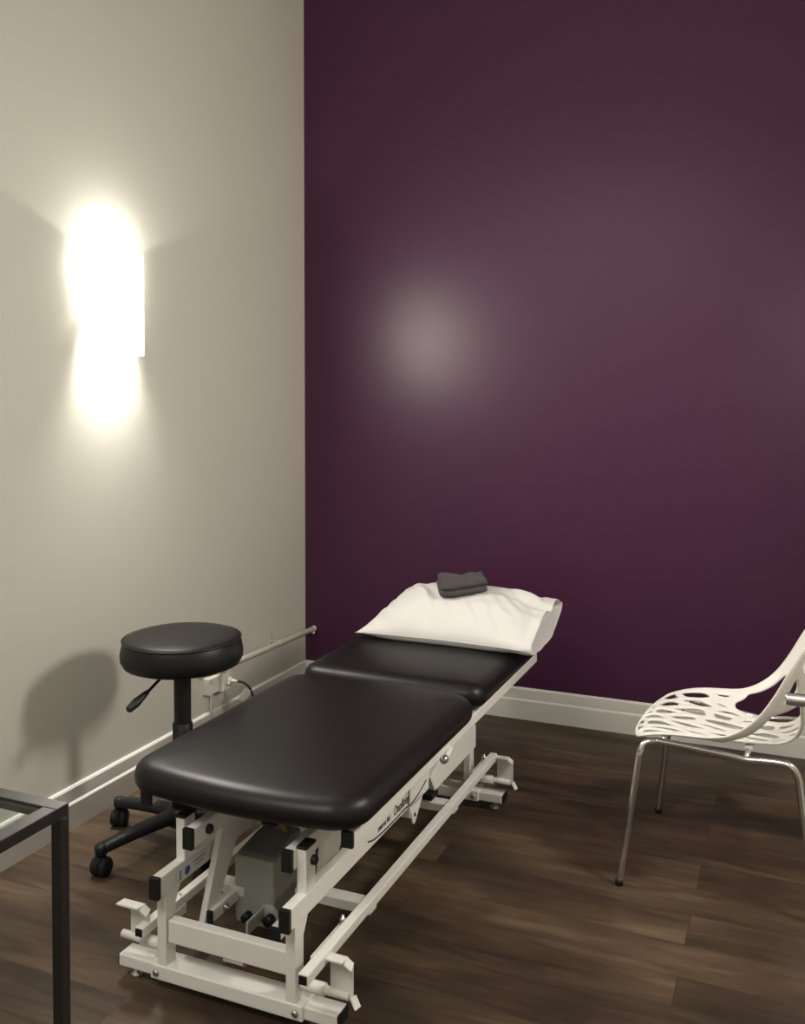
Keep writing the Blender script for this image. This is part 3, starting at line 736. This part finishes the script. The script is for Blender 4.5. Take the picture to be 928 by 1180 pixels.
def sect(poly, c, p):
    d = p - c; best = None
    for i in range(len(poly)):
        a, b = poly[i], poly[(i + 1) % len(poly)]; e = b - a
        den = d.x * e.y - d.y * e.x
        if abs(den) < 1e-12: continue
        t = ((a.x - c.x) * e.y - (a.y - c.y) * e.x) / den
        u = ((a.x - c.x) * d.y - (a.y - c.y) * d.x) / den
        if t > 0 and -1e-6 <= u <= 1 + 1e-6 and (best is None or t < best): best = t
    return c + d * (best if best else 0.5)
for i0, s0 in enumerate(seeds):
    poly = dom[:]
    for i1, s1 in enumerate(seeds):
        if i1 == i0: continue
        n = (s1 - s0); m = (s0 + s1) / 2
        poly = half_plane(poly, n, m.dot(n) + (wts[i0] - wts[i1]) / 2)
        if len(poly) < 3: break
    if len(poly) < 3: continue
    # clean short edges
    poly = [p for i, p in enumerate(poly) if (p - poly[i - 1]).length > 1e-6]
    big = wts[i0] > 0
    hole = inset(poly, 0.032 if not big else 0.021, 0.0085 if not big else 0.011)
    samp = []
    for i in range(len(poly)):
        a, b = poly[i], poly[(i + 1) % len(poly)]
        lo, hi = (a, b) if (a.x, a.y) < (b.x, b.y) else (b, a)
        k = max(1, int(round((b - a).length / 0.012)))
        row = [lo.lerp(hi, q / k) for q in range(k + 1)]
        if lo is b: row = row[::-1]
        samp += row[:-1]
    area_ok = False
    if hole:
        ar_ = abs(sum(hole[i - 1].x * hole[i].y - hole[i].x * hole[i - 1].y for i in range(len(hole)))) / 2
        area_ok = ar_ > 0.00012
    if area_ok:
        hc_ = sum(hole, Vector((0, 0))) / len(hole)
        hp = [sect(hole, hc_, p) for p in samp]
        mid = [p.lerp(h, 0.5) for p, h in zip(samp, hp)]
        n = len(samp)
        for A, B in ((samp, mid), (mid, hp)):
            for q in range(n):
                vs = []
                for v in (sv(A[q]), sv(A[(q + 1) % n]), sv(B[(q + 1) % n]), sv(B[q])):
                    if v not in vs: vs.append(v)
                if len(vs) >= 3:
                    try: mb.bm.faces.new(vs).smooth = True
                    except ValueError: pass
    else:
        cc = sum(samp, Vector((0, 0))) / len(samp)
        for q in range(len(samp)):
            vs = [sv(samp[q]), sv(samp[(q + 1) % len(samp)]), sv(cc)]
            try: mb.bm.faces.new(vs).smooth = True
            except ValueError: pass
bmesh.ops.remove_doubles(mb.bm, verts=mb.bm.verts, dist=0.0004)
sh = mb.build('seat_shell', M['shell'], CH)
md = sh.modifiers.new('thickness', 'SOLIDIFY'); md.thickness = 0.0085; md.offset = 0
md = sh.modifiers.new('sub', 'SUBSURF'); md.levels = 1; md.render_levels = 1
for sg in (-1, 1):
    fl = spline([(-0.007, sg * 0.271, 0.012), (0.0044, sg * 0.2617, 0.10), (0.0161, sg * 0.252, 0.19), (0.0277, sg * 0.2426, 0.28), (0.0355, sg * 0.2363, 0.34), (0.042, sg * 0.231, 0.390), (0.054, sg * 0.222, 0.420), (0.085, sg * 0.212, 0.431)], 8)
    l1 = MB().tube(fl, 0.0105, 14).build('leg', M['chrome'], CH)
    MB().lathe([(0, 0.0), (0.0115, 0.0), (0.0125, 0.012), (0.0115, 0.016), (0, 0.016)], (-0.008, sg * 0.272, 0), 14).build('foot_cap', M['black'], l1)
    rl = spline([(0.378, sg * 0.196, 0.4165), (0.425, sg * 0.200, 0.421), (0.458, sg * 0.206, 0.418), (0.478, sg * 0.212, 0.392), (0.489, sg * 0.218, 0.32), (0.5036, sg * 0.226, 0.23), (0.522, sg * 0.236, 0.12), (0.540, sg * 0.246, 0.012)], 8)
    l2 = MB().tube(rl, 0.0105, 14).build('leg', M['chrome'], CH)
    MB().lathe([(0, 0.0), (0.0115, 0.0), (0.0125, 0.012), (0.0115, 0.016), (0, 0.016)], (0.541, sg * 0.2465, 0), 14).build('foot_cap', M['black'], l2)
    MB().tube(spline([(0.083, sg * 0.2125, 0.431), (0.16, sg * 0.205, 0.427), (0.28, sg * 0.197, 0.418), (0.34, sg * 0.195, 0.413), (0.380, sg * 0.196, 0.417)], 8), 0.0095, 14).build('frame_tube', M['chrome'], CH)
MB().tube([(0.10, -0.212, 0.430), (0.10, 0.212, 0.430)], 0.008, 12).build('cross_tube', M['chrome'], CH)
MB().tube([(0.335, -0.196, 0.409), (0.335, 0.196, 0.409)], 0.008, 12).build('cross_tube', M['chrome'], CH)
for x, y, z in ((0.10, -0.12, 0.438), (0.10, 0.12, 0.438), (0.335, -0.10, 0.417), (0.335, 0.10, 0.417)):
    MB().box(x - 0.012, x + 0.012, y - 0.012, y + 0.012, z - 0.006, z + 0.006, 0.002).build('mount_pad', M['shell'], CH)

# ------------------------------------------------------------------ glass desk at the lower left
DX0, DX1, DY0, DY1, DZ, tb = 0.06, 1.085, -3.40, -2.812, 0.750, 0.0215
D = thing('glass_desk', 'dark metal framed desk with clear glass top near the baseboard', 'desk', ((DX0 + DX1) / 2, (DY0 + DY1) / 2, 0))
dm = MB()
lip = 0.030
dm.box(DX0, DX1, DY1 - lip, DY1, DZ - tb, DZ, 0.0015).box(DX0, DX1, DY0, DY0 + lip, DZ - tb, DZ, 0.0015)
dm.box(DX0, DX0 + lip, DY0 + lip, DY1 - lip, DZ - tb, DZ, 0.0015).box(DX1 - lip, DX1, DY0 + lip, DY1 - lip, DZ - tb, DZ, 0.0015)
local(dm, 'top_frame', M['desk'], D)
g = local(MB().box(DX0 + lip + 0.001, DX1 - lip - 0.001, DY0 + lip + 0.001, DY1 - lip - 0.001, DZ - 0.010, DZ - 0.003, 0.001), 'glass_top', M['glass'], D)
for x in (DX0, DX1 - tb):
    for y in (DY0, DY1 - tb):
        local(MB().box(x, x + tb, y, y + tb, 0.0, DZ - tb + 0.001, 0.0015), 'leg', M['desk'], D)

# ------------------------------------------------------------------ world, camera, view
w = bpy.data.worlds.new('world'); scn.world = w; w.use_nodes = True
w.node_tree.nodes['Background'].inputs[0].default_value = (0.9, 0.88, 0.85, 1)
w.node_tree.nodes['Background'].inputs[1].default_value = 0.05

F = 1085.0; HOR = 452.0; pitch = math.radians(1.55)
py = HOR + F * math.tan(pitch); yaw = math.atan((926 - 464) / F)
cam = bpy.data.cameras.new('camera'); co = bpy.data.objects.new('camera', cam); COL.objects.link(co)
cam.sensor_fit = 'HORIZONTAL'; cam.sensor_width = 36.0; cam.lens = F / 928 * 36
cam.shift_y = -(590 - py) / 928
co.location = (2.264, -4.086, 1.47)
fw = Vector((-math.sin(yaw) * math.cos(pitch), math.cos(yaw) * math.cos(pitch), -math.sin(pitch)))
co.rotation_euler = fw.to_track_quat('-Z', 'Y').to_euler()
cam.clip_start = 0.02
scn.camera = co
scn.view_settings.view_transform = 'Standard'
scn.view_settings.look = 'None'
scn.view_settings.exposure = 0.0
scn.cycles.use_denoising = True
scn.cycles.sample_clamp_indirect = 6.0
scn.cycles.max_bounces = 10
